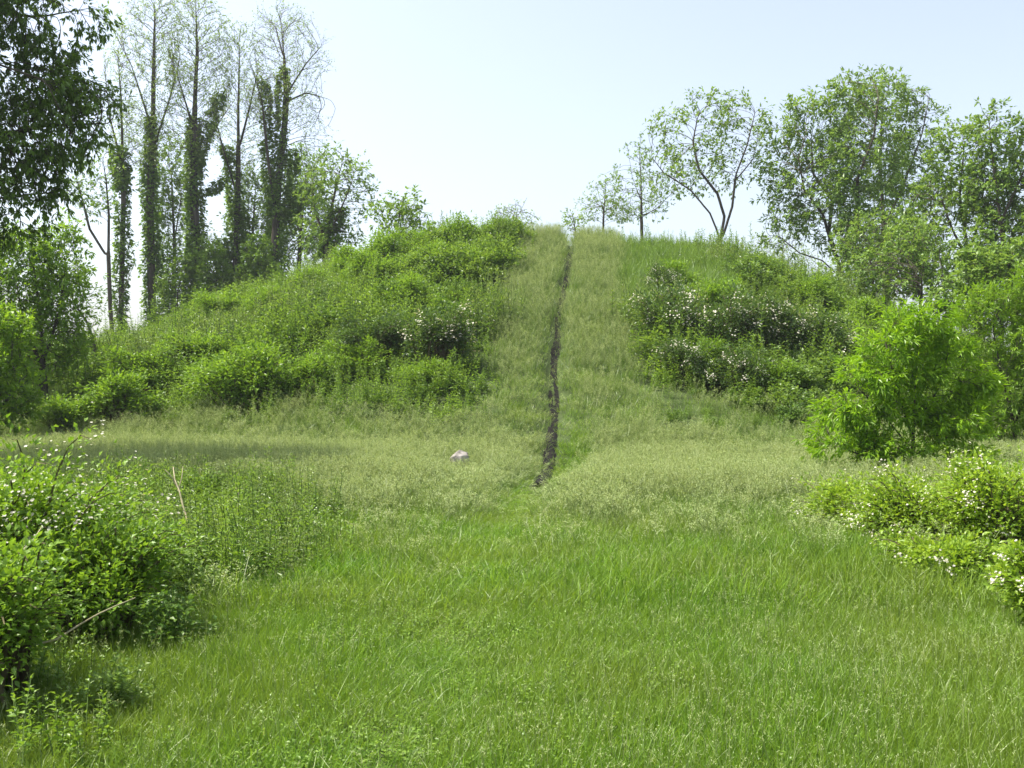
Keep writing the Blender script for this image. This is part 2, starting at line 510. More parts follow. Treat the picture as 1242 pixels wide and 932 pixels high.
def field(name, pts, idx, scale, protos, label, cat, rng, tilt=.12):
    """one object: points on the ground, each drawing one of the clump shapes"""
    n = len(pts)
    me = bpy.data.meshes.new(name)
    me.vertices.add(n); me.vertices.foreach_set('co', np.asarray(pts, np.float32).ravel())
    rot = np.stack([rng.normal(0, tilt, n), rng.normal(0, tilt, n), rng.uniform(0, 2 * math.pi, n)], -1).astype(np.float32)
    for nm, ty, val, key in (('rot', 'FLOAT_VECTOR', rot, 'vector'), ('sc', 'FLOAT_VECTOR', np.asarray(scale, np.float32), 'vector'),
                             ('irnd', 'FLOAT', rng.uniform(0, 1, n).astype(np.float32), 'value'), ('pick', 'INT', np.asarray(idx, np.int32), 'value')):
        a = me.attributes.new(nm, ty, 'POINT'); a.data.foreach_set(key, val.ravel())
    for p in protos:
        for m in p.data.materials:
            if m.name not in me.materials: me.materials.append(m)
    o = obj(name, me)
    ng = bpy.data.node_groups.new(name, 'GeometryNodeTree')
    ng.interface.new_socket('Geometry', in_out='INPUT', socket_type='NodeSocketGeometry')
    ng.interface.new_socket('Geometry', in_out='OUTPUT', socket_type='NodeSocketGeometry')
    gi, go = ng.nodes.new('NodeGroupInput'), ng.nodes.new('NodeGroupOutput')
    jn = ng.nodes.new('GeometryNodeJoinGeometry')
    for p in reversed(protos):
        oi = ng.nodes.new('GeometryNodeObjectInfo'); oi.inputs['Object'].default_value = p
        oi.inputs['As Instance'].default_value = False
        gt = ng.nodes.new('GeometryNodeGeometryToInstance')
        ng.links.new(oi.outputs['Geometry'], gt.inputs[0]); ng.links.new(gt.outputs[0], jn.inputs[0])
    ip = ng.nodes.new('GeometryNodeInstanceOnPoints')
    ip.inputs['Pick Instance'].default_value = True

    def attr(nm, dt):
        q = ng.nodes.new('GeometryNodeInputNamedAttribute'); q.data_type = dt; q.inputs['Name'].default_value = nm
        return [s for s in q.outputs if s.enabled and s.name == 'Attribute'][0]
    er = ng.nodes.new('FunctionNodeEulerToRotation')
    ng.links.new(attr('rot', 'FLOAT_VECTOR'), er.inputs[0])
    ng.links.new(gi.outputs[0], ip.inputs['Points']); ng.links.new(jn.outputs[0], ip.inputs['Instance'])
    ng.links.new(attr('pick', 'INT'), ip.inputs['Instance Index'])
    ng.links.new(er.outputs[0], ip.inputs['Rotation'])
    ng.links.new(attr('sc', 'FLOAT_VECTOR'), ip.inputs['Scale'])
    ng.links.new(ip.outputs[0], go.inputs[0])
    md = o.modifiers.new('clumps', 'NODES'); md.node_group = ng
    return tag(o, label, cat, kind='stuff')


def jitter(x0, x1, y0, y1, per_m2, rng):
    s = 1 / math.sqrt(per_m2)
    X, Y = np.meshgrid(np.arange(x0, x1, s), np.arange(y0, y1, s))
    n = X.size
    return X.ravel() + rng.uniform(-.6, .6, n) * s, Y.ravel() + rng.uniform(-.6, .6, n) * s


def in_view(x, y, m=2.2):
    return np.abs(x) < .5175 * y + m


rng = np.random.default_rng(5)
# ---- clump shapes
near_g = []
for k in range(5):
    mb = MB(); blades(mb, 105, .15, .04, .15, .0034, .4, rng, lean=.35); blades(mb, 9, .14, .09, .19, .003, .3, rng, lean=.25); blades(mb, 5, .14, .05, .15, .004, .6, rng, 1, lean=.5); near_g.append(proto('grass_clump', mb, [M['grass'], M['straw']]))
for k in range(2):
    mb = MB(); blades(mb, 70, .14, .05, .18, .0036, .4, rng, lean=.3); seed_stems(mb, 3, .12, .17, .30, .0022, rng, .06, 9, .011, .0035, (1, 2))
    near_g.append(proto('grass_clump', mb, [M['grass'], M['straw_stem'], M['straw']]))
for k in range(2):                                  # 7-8 low broad leaves among the grass
    mb = MB(); blades(mb, 30, .15, .05, .18, .004, .35, rng, lean=.3)
    for q in range(9): leafy_stem(mb, (*rng.normal(0, .08, 2), -.02), rng.uniform(.05, .16), rng, .036, .02, 7, (1, 2))
    near_g.append(proto('grass_clump', mb, [M['grass'], M['gstem'], M['weed']]))
far_g = []
for k in range(4):
    mb = MB(); blades(mb, 74, .24, .10, .36, .0075, .4, rng, 0, lean=.28); far_g.append(proto('grass_clump', mb, [M['grass']]))
seed_g = []
for k in range(5):
    mb = MB(); blades(mb, 26, .24, .25, .55, .010, .5, rng, 0)
    seed_stems(mb, 16, .25, .45, .88, .004, rng, .20, 24, .024, .0075, (1, 2), .5)
    seed_g.append(proto('seed_grass_clump', mb, [M['grass_tall'], M['straw_stem'], M['straw']]))
slope_g = []
for k in range(4):
    mb = MB(); blades(mb, 60, .26, .3, .75, .012, .6, rng, 0); slope_g.append(proto('tall_grass_clump', mb, [M['grass_tall']]))
weeds = []
for k in range(3):                                  # 0-2 tall leafy stalks
    mb = MB()
    for q in range(9): leafy_stem(mb, (*rng.normal(0, .16, 2), -.03), rng.uniform(.5, .9), rng, .105, .028, 30)
    weeds.append(proto('stalk_weed', mb, [M['gstem'], M['weed']]))
for k in range(3):                                  # 3-5 bramble domes
    mb = MB(); canes(mb, rng, .55, .62, 24, .065, .04, 34)
    weeds.append(proto('bramble_weed', mb, [M['gstem'], M['weed_b']]))
for k in range(2):                                  # 6-7 broad leaves
    mb = MB()
    for q in range(16): leafy_stem(mb, (*rng.normal(0, .2, 2), -.03), rng.uniform(.25, .6), rng, .085, .046, 18)
    weeds.append(proto('broadleaf_weed', mb, [M['gstem'], M['weed']]))
for k in range(2):                                  # 8-9 pale feathery weeds
    mb = MB()
    for q in range(12): leafy_stem(mb, (*rng.normal(0, .2, 2), -.03), rng.uniform(.5, .9), rng, .075, .022, 34, tpl=leaf_far)
    weeds.append(proto('feathery_weed', mb, [M['gstem'], M['weed_y']]))


def weed_patch(x, y):
    """the overgrown corner behind the bush on the left"""
    e = ((x + 4.4 + .28 * (y - 10.5)) / 2.5) ** 2 + ((y - 10.3) / 3.6) ** 2
    return e + .7 * (fbm(x, y, 70) - .5) < 1


# ---- foreground meadow
x, y = jitter(-9, 9, 2.2, 12.5, 150, rng)
r_ = np.hypot(x - MX, y - MY)
k = in_view(x, y, 1.6) & ~(weed_patch(x, y) & (rng.uniform(0, 1, len(x)) < .6)) & (rng.uniform(0, 1, len(x)) < 1.0 - .5 * sstep(6, 12, y))
x, y = x[k], y[k]
n = len(x)
pn = fbm(x / 1.3, y / 1.3, 40)
idx = np.where(rng.uniform(0, 1, n) < .24 + .25 * sstep(.5, .75, pn) + .45 * sstep(6.5, 11.5, y), rng.integers(5, 7, n), np.where(rng.uniform(0, 1, n) < .06 + .5 * sstep(.52, .72, fbm(x / .9, y / .9, 47)), rng.integers(7, 9, n), rng.integers(0, 5, n)))
hs = .55 + .70 * fbm(x / 2.0, y / 2.0, 44) + rng.normal(0, .1, n)
u, t = path_u(x, y)
hs = hs * (1 - .5 * np.exp(-(u / .32) ** 2))
field('meadow_grass', np.stack([x, y, gz(x, y)], -1), idx, np.stack([np.full(n, 1.), np.full(n, 1.), hs], -1), near_g,
      'bright green meadow grass filling the clearing before the mound', 'grass', rng)

# ---- pale seeding band, the flanks of the footpath and the mound top
x, y = jitter(-26, 30, 8, 48, 14, rng)
x2, y2 = jitter(-12, 12, 7.0, 20, 18, rng)
x, y = np.concatenate([x, x2]), np.concatenate([y, y2])
u, t = path_u(x, y); r_ = np.hypot(x - MX, y - MY)
nz = fbm(x / 1.6, y / 1.6, 50)
ej = .9 * (nz - .5) + rng.normal(0, .10, len(x))
strip = (u > -(1.0 + .045 * np.clip(t, 0, 30)) - ej) & (u < 2.0 + ej)
top = r_ < 7.2
slope = (r_ < 24.4 + 2.8 * (nz - .5) + rng.normal(0, .4, len(x))) & ~strip
g_right = slope & (u > 0) & (u < 5.6 + 2 * (nz - .5)) & (t > 13.5)
band = (~slope | top) & ~g_right
onpath = (np.abs(u) < .235 + .10 * (nz - .5)) & (t > -.4) & (t < 31)
keep = in_view(x, y) & ~onpath & (y < 47)
kb = keep & band & ~weed_patch(x, y)
green = 1 - .94 * sstep(5.5, 14.5, y + 5 * (nz - .5)) ** 1.45
dip = np.exp(-((u) / .5) ** 2) * (1 - sstep(0, 3, t)) + np.exp(-((u - .55) / .4) ** 2) * sstep(0, 2, t) * (1 - sstep(4, 7, t))
gp = np.clip(np.maximum(green, dip) + .40 * sstep(.45, .70, fbm(x / 1.1, y / 1.1, 52)) + .06, 0, .97)
is_g = rng.uniform(0, 1, len(x)) < gp
k = kb & ~is_g; n = k.sum()
front = np.exp(-(u / .5) ** 2) * sstep(-7, -2, t) * (1 - sstep(8, 14, t))
hs = (1 - .5 * front - .35 * front * (1 - sstep(.5, 4, t)))[k] * (.48 + .42 * fbm(x / 2.5, y / 2.5, 54) - .12 * dip + .15 * sstep(22, 30, y) - .20 * (1 - sstep(7, 16, y)) - .30 * np.exp(-((x + .90) / .55) ** 2 - ((y - 16.0) / 1.3) ** 2))[k]
field('seeding_grass', np.stack([x[k], y[k], gz(x[k], y[k])], -1), rng.integers(0, 5, n), np.stack([np.ones(n), np.ones(n), hs], -1), seed_g,
      'pale seeding grass along the mound foot and both path edges', 'grass', rng)
k = kb & is_g; n = k.sum()
hs = (1 - .5 * front - .35 * front * (1 - sstep(.5, 4, t)))[k] * (.55 + .55 * fbm(x / 2.5, y / 2.5, 54) - .15 * dip + .25 * sstep(20, 28, y))[k]
field('low_grass', np.stack([x[k], y[k], gz(x[k], y[k])], -1), rng.integers(0, 4, n), np.stack([np.ones(n), np.ones(n), hs], -1), far_g,
      'short green grass thinning into the pale seeding band', 'grass', rng)
k = keep & g_right & ~top; n = k.sum()
field('slope_grass', np.stack([x[k], y[k], gz(x[k], y[k])], -1), rng.integers(0, 4, n), np.stack([np.ones(n), np.ones(n), rng.uniform(.75, 1.5, n)], -1), slope_g,
      'long green grass on the upper mound beside the path', 'grass', rng)

# ---- undergrowth over the flanks of the mound
x, y = jitter(-27, 34, 16, 56, 4.4, rng)
u, t = path_u(x, y); r_ = np.hypot(x - MX, y - MY)
nz = fbm(x / 1.6, y / 1.6, 50)
ej = .9 * (nz - .5)
strip = (u > -(1.15 + .045 * np.clip(t, 0, 30)) - ej) & (u < 2.15 + ej)
g_right = (u > 0) & (u < 5.2 + 2 * (nz - .5)) & (t > 13.5) & (rng.uniform(0, 1, len(x)) < .74)
k = in_view(x, y, 3) & (r_ < 24.7 + 2.6 * (nz - .5)) & ~strip & (~g_right) & (r_ > 6.3)
x, y = x[k], y[k]; n = len(x)
a, b = fbm(x / 2.6, y / 2.6, 60), rng.uniform(0, 1, n)
c = vnoise(x / 3.4, y / 3.4, 66)
idx = np.where(a + .25 * (b - .5) < .42, rng.integers(3, 6, n), np.where(a + .25 * (b - .5) < .58, rng.integers(0, 3, n), rng.integers(6, 8, n)))
idx = np.where((c > .66) & (b < .6), rng.integers(8, 10, n), idx)
sc = rng.uniform(.9, 1.55, n) * (.5 + .5 * (1 - sstep(21.5, 25.2, np.hypot(x - MX, y - MY)))) * (.6 + .85 * sstep(.35, .68, fbm(x / 2, y / 2, 62)))
field('undergrowth', np.stack([x, y, gz(x, y)], -1), idx, np.stack([sc, sc, sc], -1), weeds,
      'tangled green weeds and brambles covering the mound sides', 'undergrowth', rng)

# ---- weeds in the corner by the bush on the left, and thin ones in the near grass
x, y = jitter(-10, -1, 6, 16, 12, rng)
k = weed_patch(x, y) & in_view(x, y); x, y = x[k], y[k]
x2, y2 = jitter(-8, 8, 3.2, 10, 2.4, rng)
k = in_view(x2, y2, 1) & (x2 < -.30 * y2 - .2 + .9 * (fbm(x2, y2, 81) - .5)); x2, y2 = x2[k], y2[k]
n1, n2 = len(x), len(x2); n = n1 + n2
idx = rng.choice([0, 1, 2, 0, 6, 7, 8, 9, 8, 9, 4], n)
idx[n1:] = rng.choice([6, 7, 6, 7, 3, 4, 5], n2)
sc = np.concatenate([rng.uniform(.5, .9, n1), rng.uniform(.45, .75, n2)])
x, y = np.concatenate([x, x2]), np.concatenate([y, y2])
field('corner_weeds', np.stack([x, y, gz(x, y)], -1), idx, np.stack([sc, sc, sc], -1), weeds,
      'knee high leafy weeds crowding behind the big flowering bush', 'weeds', rng)

# ------------------------------------------------------------------ trees
def resample(pl, step):
    pl = np.asarray(pl, float)
    sl = np.linalg.norm(np.diff(pl, axis=0), axis=1); s = np.concatenate([[0], np.cumsum(sl)])
    n = max(2, int(s[-1] / step) + 1); q = np.linspace(0, s[-1], n)
    return np.stack([np.interp(q, s, pl[:, k]) for k in range(3)], -1)


def grow(trunks, att, step, infl, kill, rng, iters=140, up=.12, wob=.12):
    pos, par = [], []
    for ti, tr in enumerate(trunks):
        pts = resample(tr, step)
        if ti:
            j = int(np.argmin(np.linalg.norm(np.array(pos) - pts[0], axis=1))); pts = pts[1:]
        else: j = -1
        for p in pts: pos.append(p + rng.normal(0, .012 * step, 3)); par.append(j); j = len(pos) - 1
    pos = np.array(pos); par = list(par)
    pa = np.array(par); pd = np.where(pa[:, None] >= 0, norm(pos - pos[np.maximum(pa, 0)]), np.array([[0, 0, 1.]]))
    D = np.linalg.norm(att[:, None] - pos[None], axis=2)
    near, dist = D.argmin(1), D.min(1)
    alive = np.ones(len(att), bool)
    kidn = np.zeros(len(pos), int)
    for it in range(iters):
        act = alive & (dist < infl)
        if not act.any():
            if not alive.any() or infl > 60: break
            infl *= 1.5; continue
        nn = near[act]; dr = norm(att[act] - pos[nn])
        full = kidn[nn] >= 3
        if full.any():
            alive[np.where(act)[0][full]] = False
            if full.all(): continue
            nn, dr = nn[~full], dr[~full]
        u, inv = np.unique(nn, return_inverse=True)
        kidn[u] += 1; kidn = np.concatenate([kidn, np.zeros(len(u), int)])
        acc = np.zeros((len(u), 3)); np.add.at(acc, inv, dr)
        nd_ = norm(norm(acc) + .75 * pd[u] + np.array([0, 0, up]) + rng.normal(0, wob, acc.shape))
        new = pos[u] + nd_ * step
        b = len(pos)
        pos = np.vstack([pos, new]); par += list(u); pd = np.vstack([pd, nd_])
        ia = np.where(alive)[0]
        Dn = np.linalg.norm(att[ia][:, None] - new[None], axis=2)
        m, am = Dn.min(1), Dn.argmin(1)
        bt = m < dist[ia]
        dist[ia[bt]] = m[bt]; near[ia[bt]] = b + am[bt]
        alive &= dist > kill
        if len(pos) > 12000: break
    return pos, np.array(par)


def skeleton(pos, par, r_tip, r_root, ex=1.45):
    n = len(pos); cnt = np.zeros(n); kids = [[] for _ in range(n)]
    for i in range(n - 1, -1, -1):
        if cnt[i] == 0: cnt[i] = 1
        if par[i] >= 0: cnt[par[i]] += cnt[i]; kids[par[i]].append(i)
    # a straight run keeps its count, so only forks and length thicken it
    q = cnt ** (1 / ex); q0 = q.max()
    hop = np.zeros(n)
    for i in range(n - 1, -1, -1):
        if par[i] >= 0: hop[par[i]] = max(hop[par[i]], hop[i] + 1)
    rad = r_tip + (r_root - r_tip) * np.clip(.86 * (q - 1) / max(q0 - 1, 1e-6) + .14 * (hop / max(hop.max(), 1)) ** 1.6, 0, 1)
    return rad, kids, cnt, hop


def wood(mb, pos, par, rad, kids, cnt, kbig=8):
    starts = [i for i in range(len(pos)) if par[i] < 0]
    stack = [(s, None) for s in starts]
    while stack:
        s, p = stack.pop()
        ch = [s] if p is None else [p, s]
        c = s
        while kids[c]:
            ks = sorted(kids[c], key=lambda q: -cnt[q])
            for o in ks[1:]: stack.append((o, c))
            c = ks[0]; ch.append(c)
        ii = np.array(ch); rr = rad[ii].copy()
        if p is not None: rr[0] = min(rr[0], rr[1] * 1.25)
        mx = rr.max()
        tube(mb, pos[ii], rr, kbig if mx > .1 else 5 if mx > .03 else 3)


def blob(n, ell, rng, hollow=.0):
    """points in a union of ellipsoids (cx,cy,cz,rx,ry,rz), by volume"""
    ell = np.asarray(ell, float); w = np.prod(ell[:, 3:], axis=1) ** .85
    k = rng.choice(len(ell), n, p=w / w.sum())
    d = norm(rng.normal(0, 1, (n, 3))); r = (rng.uniform(hollow, 1, n)) ** (1 / 2.6)
    return ell[k, :3] + d * r[:, None] * ell[k, 3:]


def px_ell(lst, d, depth=1.0, rng=None):
    out = []
    for (px, py, rx, ry) in lst:
        c = P(px, py, d); s = d / F
        c[1] += rng.normal(0, .25) * rx * s if rng is not None else 0
        out.append((*c, rx * s, rx * s * depth, ry * s))
    return out


def leaf_cluster(mb, pos, d, rng, L, Wd, nleaf, tpl, droop, spread, mat=0, rb=None):
    """a spray of nleaf leaflets at each pos, fanning round d and hanging a little"""
    n = len(pos)
    if n == 0: return
    P2 = np.repeat(pos, nleaf, 0); D2 = np.repeat(norm(d), nleaf, 0)
    D2 = D2 + rng.normal(0, spread, D2.shape); D2[:, 2] -= droop
    off = norm(D2) * rng.uniform(0, .5, (len(P2), 1)) * L
    rb = rng.uniform(0, 1, n) if rb is None else rb
    rn = np.clip(np.repeat(rb, nleaf) * .65 + rng.uniform(0, .35, len(P2)), 0, 1)
    scatter(mb, tpl, P2 + off, D2, L * rng.uniform(.65, 1.2, len(P2)), Wd * rng.uniform(.75, 1.2, len(P2)), rng, rn, mat)


def twig_strips(mb, a, b, c, r):
    """three-sided two-segment twigs, all at once"""
    n = len(a)
    t = norm(c - a); x = norm(np.cross(t, np.array([.3, .2, .93]))); y = np.cross(t, x)
    V = np.stack([p + (math.cos(q) * x + math.sin(q) * y) * r * w for p, w in ((a, 1), (b, .8)) for q in (0, 2.094, 4.189)] + [c], 1)
    o = (np.arange(n) * 7)[:, None]
    q = np.concatenate([o + [i, (i + 1) % 3, (i + 1) % 3 + 3, i + 3] for i in range(3)])
    s = mb.n
    mb.add(V.reshape(-1, 3), [q])
    tr = np.concatenate([o + [3 + i, 3 + (i + 1) % 3, 6] for i in range(3)]) + s
    mb.f.append((tr, 0, np.full(len(tr), .5, np.float32)))


def ivy_coat(mb, line, r0, r1, n, rng, L=.17, shag=.35):
    """leaves hugging a stem along a polyline, ragged in and out"""
    pts = resample(line, .15); m = len(pts)
    f = rng.uniform(0, 1, n) ** 1.12
    i = np.minimum((f * (m - 1)).astype(int), m - 1)
    a = rng.uniform(0, 2 * math.pi, n)
    sd_ = int(rng.integers(1, 900))
    lum = .40 + .5 * vnoise(f * 14, a * 1.3, sd_) + 1.1 * vnoise(f * 5.5, a * .8, sd_ + 3) ** 2.2
    bare = vnoise(f * 9, a * .6, sd_ + 7) < .24
    rr = (r0 + (r1 - r0) * f) * lum * (1 + rng.normal(0, shag, n) * .5) * np.sqrt(rng.uniform(.35, 1, n))
    d = np.stack([np.cos(a), np.sin(a), rng.normal(-.25, .4, n)], -1)
    p = pts[i] + d * np.array([1, 1, 0]) * rr[:, None] + rng.normal(0, .05, (n, 3))
    p, d = p[~bare], d[~bare]; n = len(p)
    scatter(mb, leaf_near(), p, d + rng.normal(0, .4, d.shape), L * rng.uniform(.6, 1.3, n), L * .85 * rng.uniform(.6, 1.2, n), rng, rng.uniform(0, 1, n))


def make_tree(name, label, group, d, trunks, crown, seed, r_root, att=900, step=.4, kill=.75, infl=3.5, r_tip=.009, leaf=None, mat='tree',
              leaf_hop=5, prob=1.0, ivy=(), depth=.9, up=.12, wob=.13, cat='tree', leaves_name='crown', hollow=0., depth_jit=.04, kbig=8):
    rng = np.random.default_rng(seed)
    lines = []
    for k, tr in enumerate(trunks):
        dj = rng.normal(0, depth_jit) * d if k else 0
        L_ = [P(px, py, d) for (px, py) in tr]
        m = len(L_)
        for q in range(1, m): L_[q] = L_[q] + rng.normal(0, .05 if d > 25 else .02, 3)
        for q in range(m): L_[q][1] += dj * (q / max(m - 1, 1)) ** 1.3
        lines.append(np.array(L_))
    b = lines[0][0].copy(); gzb = float(gz(b[:1], b[1:2])[0])
    if b[2] > gzb - .1:
        lines[0] = np.vstack([[b[0], b[1], gzb - .15], lines[0]])
    else:
        lines[0][0][2] = gzb - .15
    root = np.array([lines[0][0][0], lines[0][0][1], gzb])
    lines = [l - root for l in lines]
    ell = np.array(px_ell(crown, d, depth, rng)); ell[:, :3] -= root
    A = blob(int(att * 2.6), ell, rng, hollow); step *= .58; kill *= .46; infl *= .75
    pos, par = grow(lines, A, step, infl, kill, rng, up=up, wob=wob)
    rad, kids, cnt, hop = skeleton(pos, par, r_tip, r_root)
    o = thing(name, root, label, cat, group)
    wd = MB(); wood(wd, pos, par, rad, kids, cnt, kbig)
    lf = dict(L=.2, W=.09, n=5, tpl=leaf_far(), droop=.3, spread=.55, per=1, jit=.12); lf.update(leaf or {})
    sel = np.where((hop <= leaf_hop) & (rng.uniform(0, 1, len(pos)) < prob) & (par >= 0))[0]
    sel = np.repeat(sel, lf['per'])
    dirs = norm(norm(pos[sel] - pos[par[sel]]) + rng.normal(0, .55, (len(sel), 3)) + np.array([0, 0, lf.get('rise', .15)]))
    tl = lf.get('twig', 2.2 * lf['L']) * rng.uniform(.45, 1.2, len(sel))
    mid = pos[sel] + dirs * (tl * .55)[:, None]
    end = mid + norm(dirs + rng.normal(0, .3, dirs.shape)) * (tl * .5)[:, None]
    twig_strips(wd, pos[sel], mid, end, r_tip * .7)
    obj('trunk', wd.mesh('trunk', M['bark'], True), o)
    mb = MB()
    at = np.concatenate([end, mid]); ad = np.concatenate([dirs, dirs + rng.normal(0, .5, dirs.shape)])
    nz = vnoise(at[:, 0] / 1.1 + 50, at[:, 2] / 1.1 + at[:, 1] * .7, seed)
    leaf_cluster(mb, at + rng.normal(0, lf['jit'] * .4, at.shape), ad, rng, lf['L'], lf['W'], lf['n'], lf['tpl'], lf['droop'], lf['spread'],
                 rb=np.clip(.25 + .5 * nz + rng.normal(0, .25, len(at)), 0, 1))

    obj(leaves_name, mb.mesh(leaves_name, M[mat]), o)
    if ivy:
        mb = MB()
        for (line, r0, r1, n) in ivy:
            ivy_coat(mb, np.array([P(px, py, d) for px, py in line]) - root, r0 * .72 * d / F, r1 * .8 * d / F, n, rng, L=.20)
        obj('ivy', mb.mesh('ivy', M['ivy']), o)
    return o


GL = 'tall ivy clad trees behind the mound'
wisp = dict(L=.12, W=.055, n=3, droop=.15, spread=.7, jit=.12, rise=.5, twig=.55)
make_tree('ivy_clad_tree', 'tall bare topped tree with the thickest straight ivy column standing alone at its foot', GL, 52,
          [[(186, 425), (185, 330), (181, 250), (183, 150), (186, 80), (190, 10)], [(182, 150), (172, 90), (160, 45)], [(183, 190), (205, 120), (214, 70)]],
          [(186, 45, 36, 65), (165, 70, 28, 50), (205, 100, 25, 50), (180, 170, 32, 50)], 101, 0.23, 900, .42, .92, leaf=dict(wisp, per=2), mat='bud', leaf_hop=5, prob=.8,
          ivy=[([(186, 425), (185, 330), (181, 250), (183, 140)], 19, 6, 5200), ([(196, 330), (205, 300)], 10, 12, 300)], up=.55)
make_tree('ivy_clad_tree', 'tall thin topped tree whose ivy forks into a leaning limb near the crown', GL, 53,
          [[(238, 400), (236, 300), (236, 220), (236, 120), (236, 60), (238, 5)], [(236, 215), (250, 160), (272, 105)], [(236, 160), (222, 100), (214, 50)], [(236, 130), (252, 80), (262, 40)]],
          [(238, 40, 34, 50), (225, 80, 26, 50), (258, 75, 26, 50), (238, 150, 38, 50), (270, 110, 16, 30)], 102, 0.25, 1000, .42, .92, leaf=dict(wisp, per=2), mat='bud', leaf_hop=5, prob=.8,
          ivy=[([(238, 405), (236, 300), (236, 200), (236, 140)], 24, 8, 6200), ([(238, 205), (252, 160), (268, 112)], 9, 6, 1300), ([(255, 235), (275, 215)], 8, 7, 400)], up=.55)
make_tree('ivy_clad_tree', 'slim ivy hung tree between the forked ivy tree and the twin stemmed one', GL, 55,
          [[(283, 380), (286, 300), (290, 200), (290, 130), (290, 60)], [(287, 235), (272, 180), (266, 140)], [(290, 180), (305, 130), (312, 90)]],
          [(290, 80, 32, 45), (270, 150, 26, 50), (308, 130, 24, 55), (288, 190, 30, 40)], 103, 0.19, 800, .42, .95, leaf=dict(wisp, per=2), mat='bud', leaf_hop=5, prob=.8,
          ivy=[([(280, 385), (284, 320), (287, 250), (273, 175)], 20, 8, 3800), ([(268, 370), (270, 290)], 14, 8, 1400), ([(298, 365), (298, 260)], 12, 6, 1200)], up=.55)
make_tree('ivy_clad_tree', 'twin stemmed ivy tree with a wide bare spreading top', GL, 54,
          [[(333, 365), (333, 290), (338, 220), (344, 140), (345, 70), (340, 25)], [(334, 260), (326, 200), (324, 130), (316, 90)], [(344, 120), (370, 75), (388, 55)], [(344, 125), (372, 112), (396, 118)], [(344, 70), (332, 30), (318, 15)]],
          [(345, 50, 40, 42), (375, 80, 26, 40), (345, 130, 50, 40), (322, 70, 20, 45), (375, 150, 26, 40)], 104, 0.23, 1000, .42, .95, leaf=dict(wisp, L=.10, n=2, per=2), mat='bud', leaf_hop=5, prob=.8,
          ivy=[([(333, 365), (333, 290), (338, 220), (345, 80)], 20, 5, 4600), ([(331, 260), (325, 200), (323, 110), (318, 95)], 10, 6, 2000), ([(352, 270), (356, 180)], 11, 6, 1200), ([(356, 260), (372, 225)], 14, 12, 900)], up=.55)
make_tree('ivy_clad_tree', 'slender ivy wrapped trunk rising beside the thin forked sapling', GL, 50,
          [[(146, 440), (147, 340), (150, 250), (148, 190), (146, 120), (142, 70)], [(148, 200), (136, 140), (132, 90)]],
          [(142, 95, 24, 50), (150, 170, 28, 50), (130, 150, 18, 40)], 105, 0.14, 600, .42, .95, leaf=dict(wisp, L=.15, n=3), mat='bud', leaf_hop=3, prob=.8,
          ivy=[([(146, 440), (147, 340), (150, 250), (148, 175)], 11, 9, 3200), ([(146, 230), (140, 180)], 14, 10, 900)], up=.55)
make_tree('leafy_tree', 'rounded leafy tree next to the twin stemmed ivy tree', GL, 48,
          [[(392, 350), (395, 300), (402, 250), (410, 210)], [(397, 290), (425, 245), (440, 215)], [(396, 295), (380, 250), (378, 210)]],
          [(405, 225, 40, 45), (432, 235, 24, 35), (385, 255, 26, 45), (400, 285, 36, 30)], 106, .17, 700, .35, .6, leaf=dict(L=.2, W=.1, n=4), mat='tree', leaf_hop=3, prob=.8,
          ivy=[([(395, 310), (412, 250)], 12, 12, 1500)])
make_tree('forked_sapling', 'thin dark forked sapling leaning before open sky near the ivy trunks', None, 46,
          [[(139, 440), (134, 370), (130, 312), (132, 260), (128, 215)], [(130, 312), (114, 280), (104, 245), (98, 215)], [(138, 395), (150, 350), (158, 320)]],
          [(105, 225, 22, 30), (128, 215, 18, 35), (118, 250, 26, 20), (160, 310, 8, 22)], 107, .11, 350, .35, .65, leaf=dict(L=.17, W=.09, n=4), mat='tree', leaf_hop=3, prob=.75, depth=.8)
for k, (lab, d, tr, cr, n_, mt) in enumerate([
        ('soft green young tree growing between the two stoutest ivy columns', 56, [[(210, 410), (212, 300), (208, 210)], [(212, 290), (226, 240)]], [(208, 230, 26, 60), (222, 290, 22, 50), (205, 330, 18, 50)], 500, 'tree'),
        ('low bushy tree filling the gap under the slim ivy hung tree', 57, [[(305, 370), (306, 300), (310, 240)], [(306, 310), (322, 270)]], [(308, 255, 30, 50), (320, 310, 24, 45), (300, 320, 26, 40), (262, 330, 24, 40)], 550, 'tree'),
        ('light leaved tree showing above the brow behind the rounded leafy tree', 58, [[(362, 350), (366, 290), (370, 220)], [(366, 290), (352, 240)]], [(366, 230, 26, 50), (355, 280, 28, 45), (375, 290, 26, 35)], 450, 'tree')]):
    make_tree('young_tree', lab, 'young trees among the ivy trunks', d, tr, cr, 120 + k, .15, n_, .38, .60, leaf=dict(L=.18, W=.09, n=5, per=2, twig=.5), mat=mt, leaf_hop=4, prob=.9)

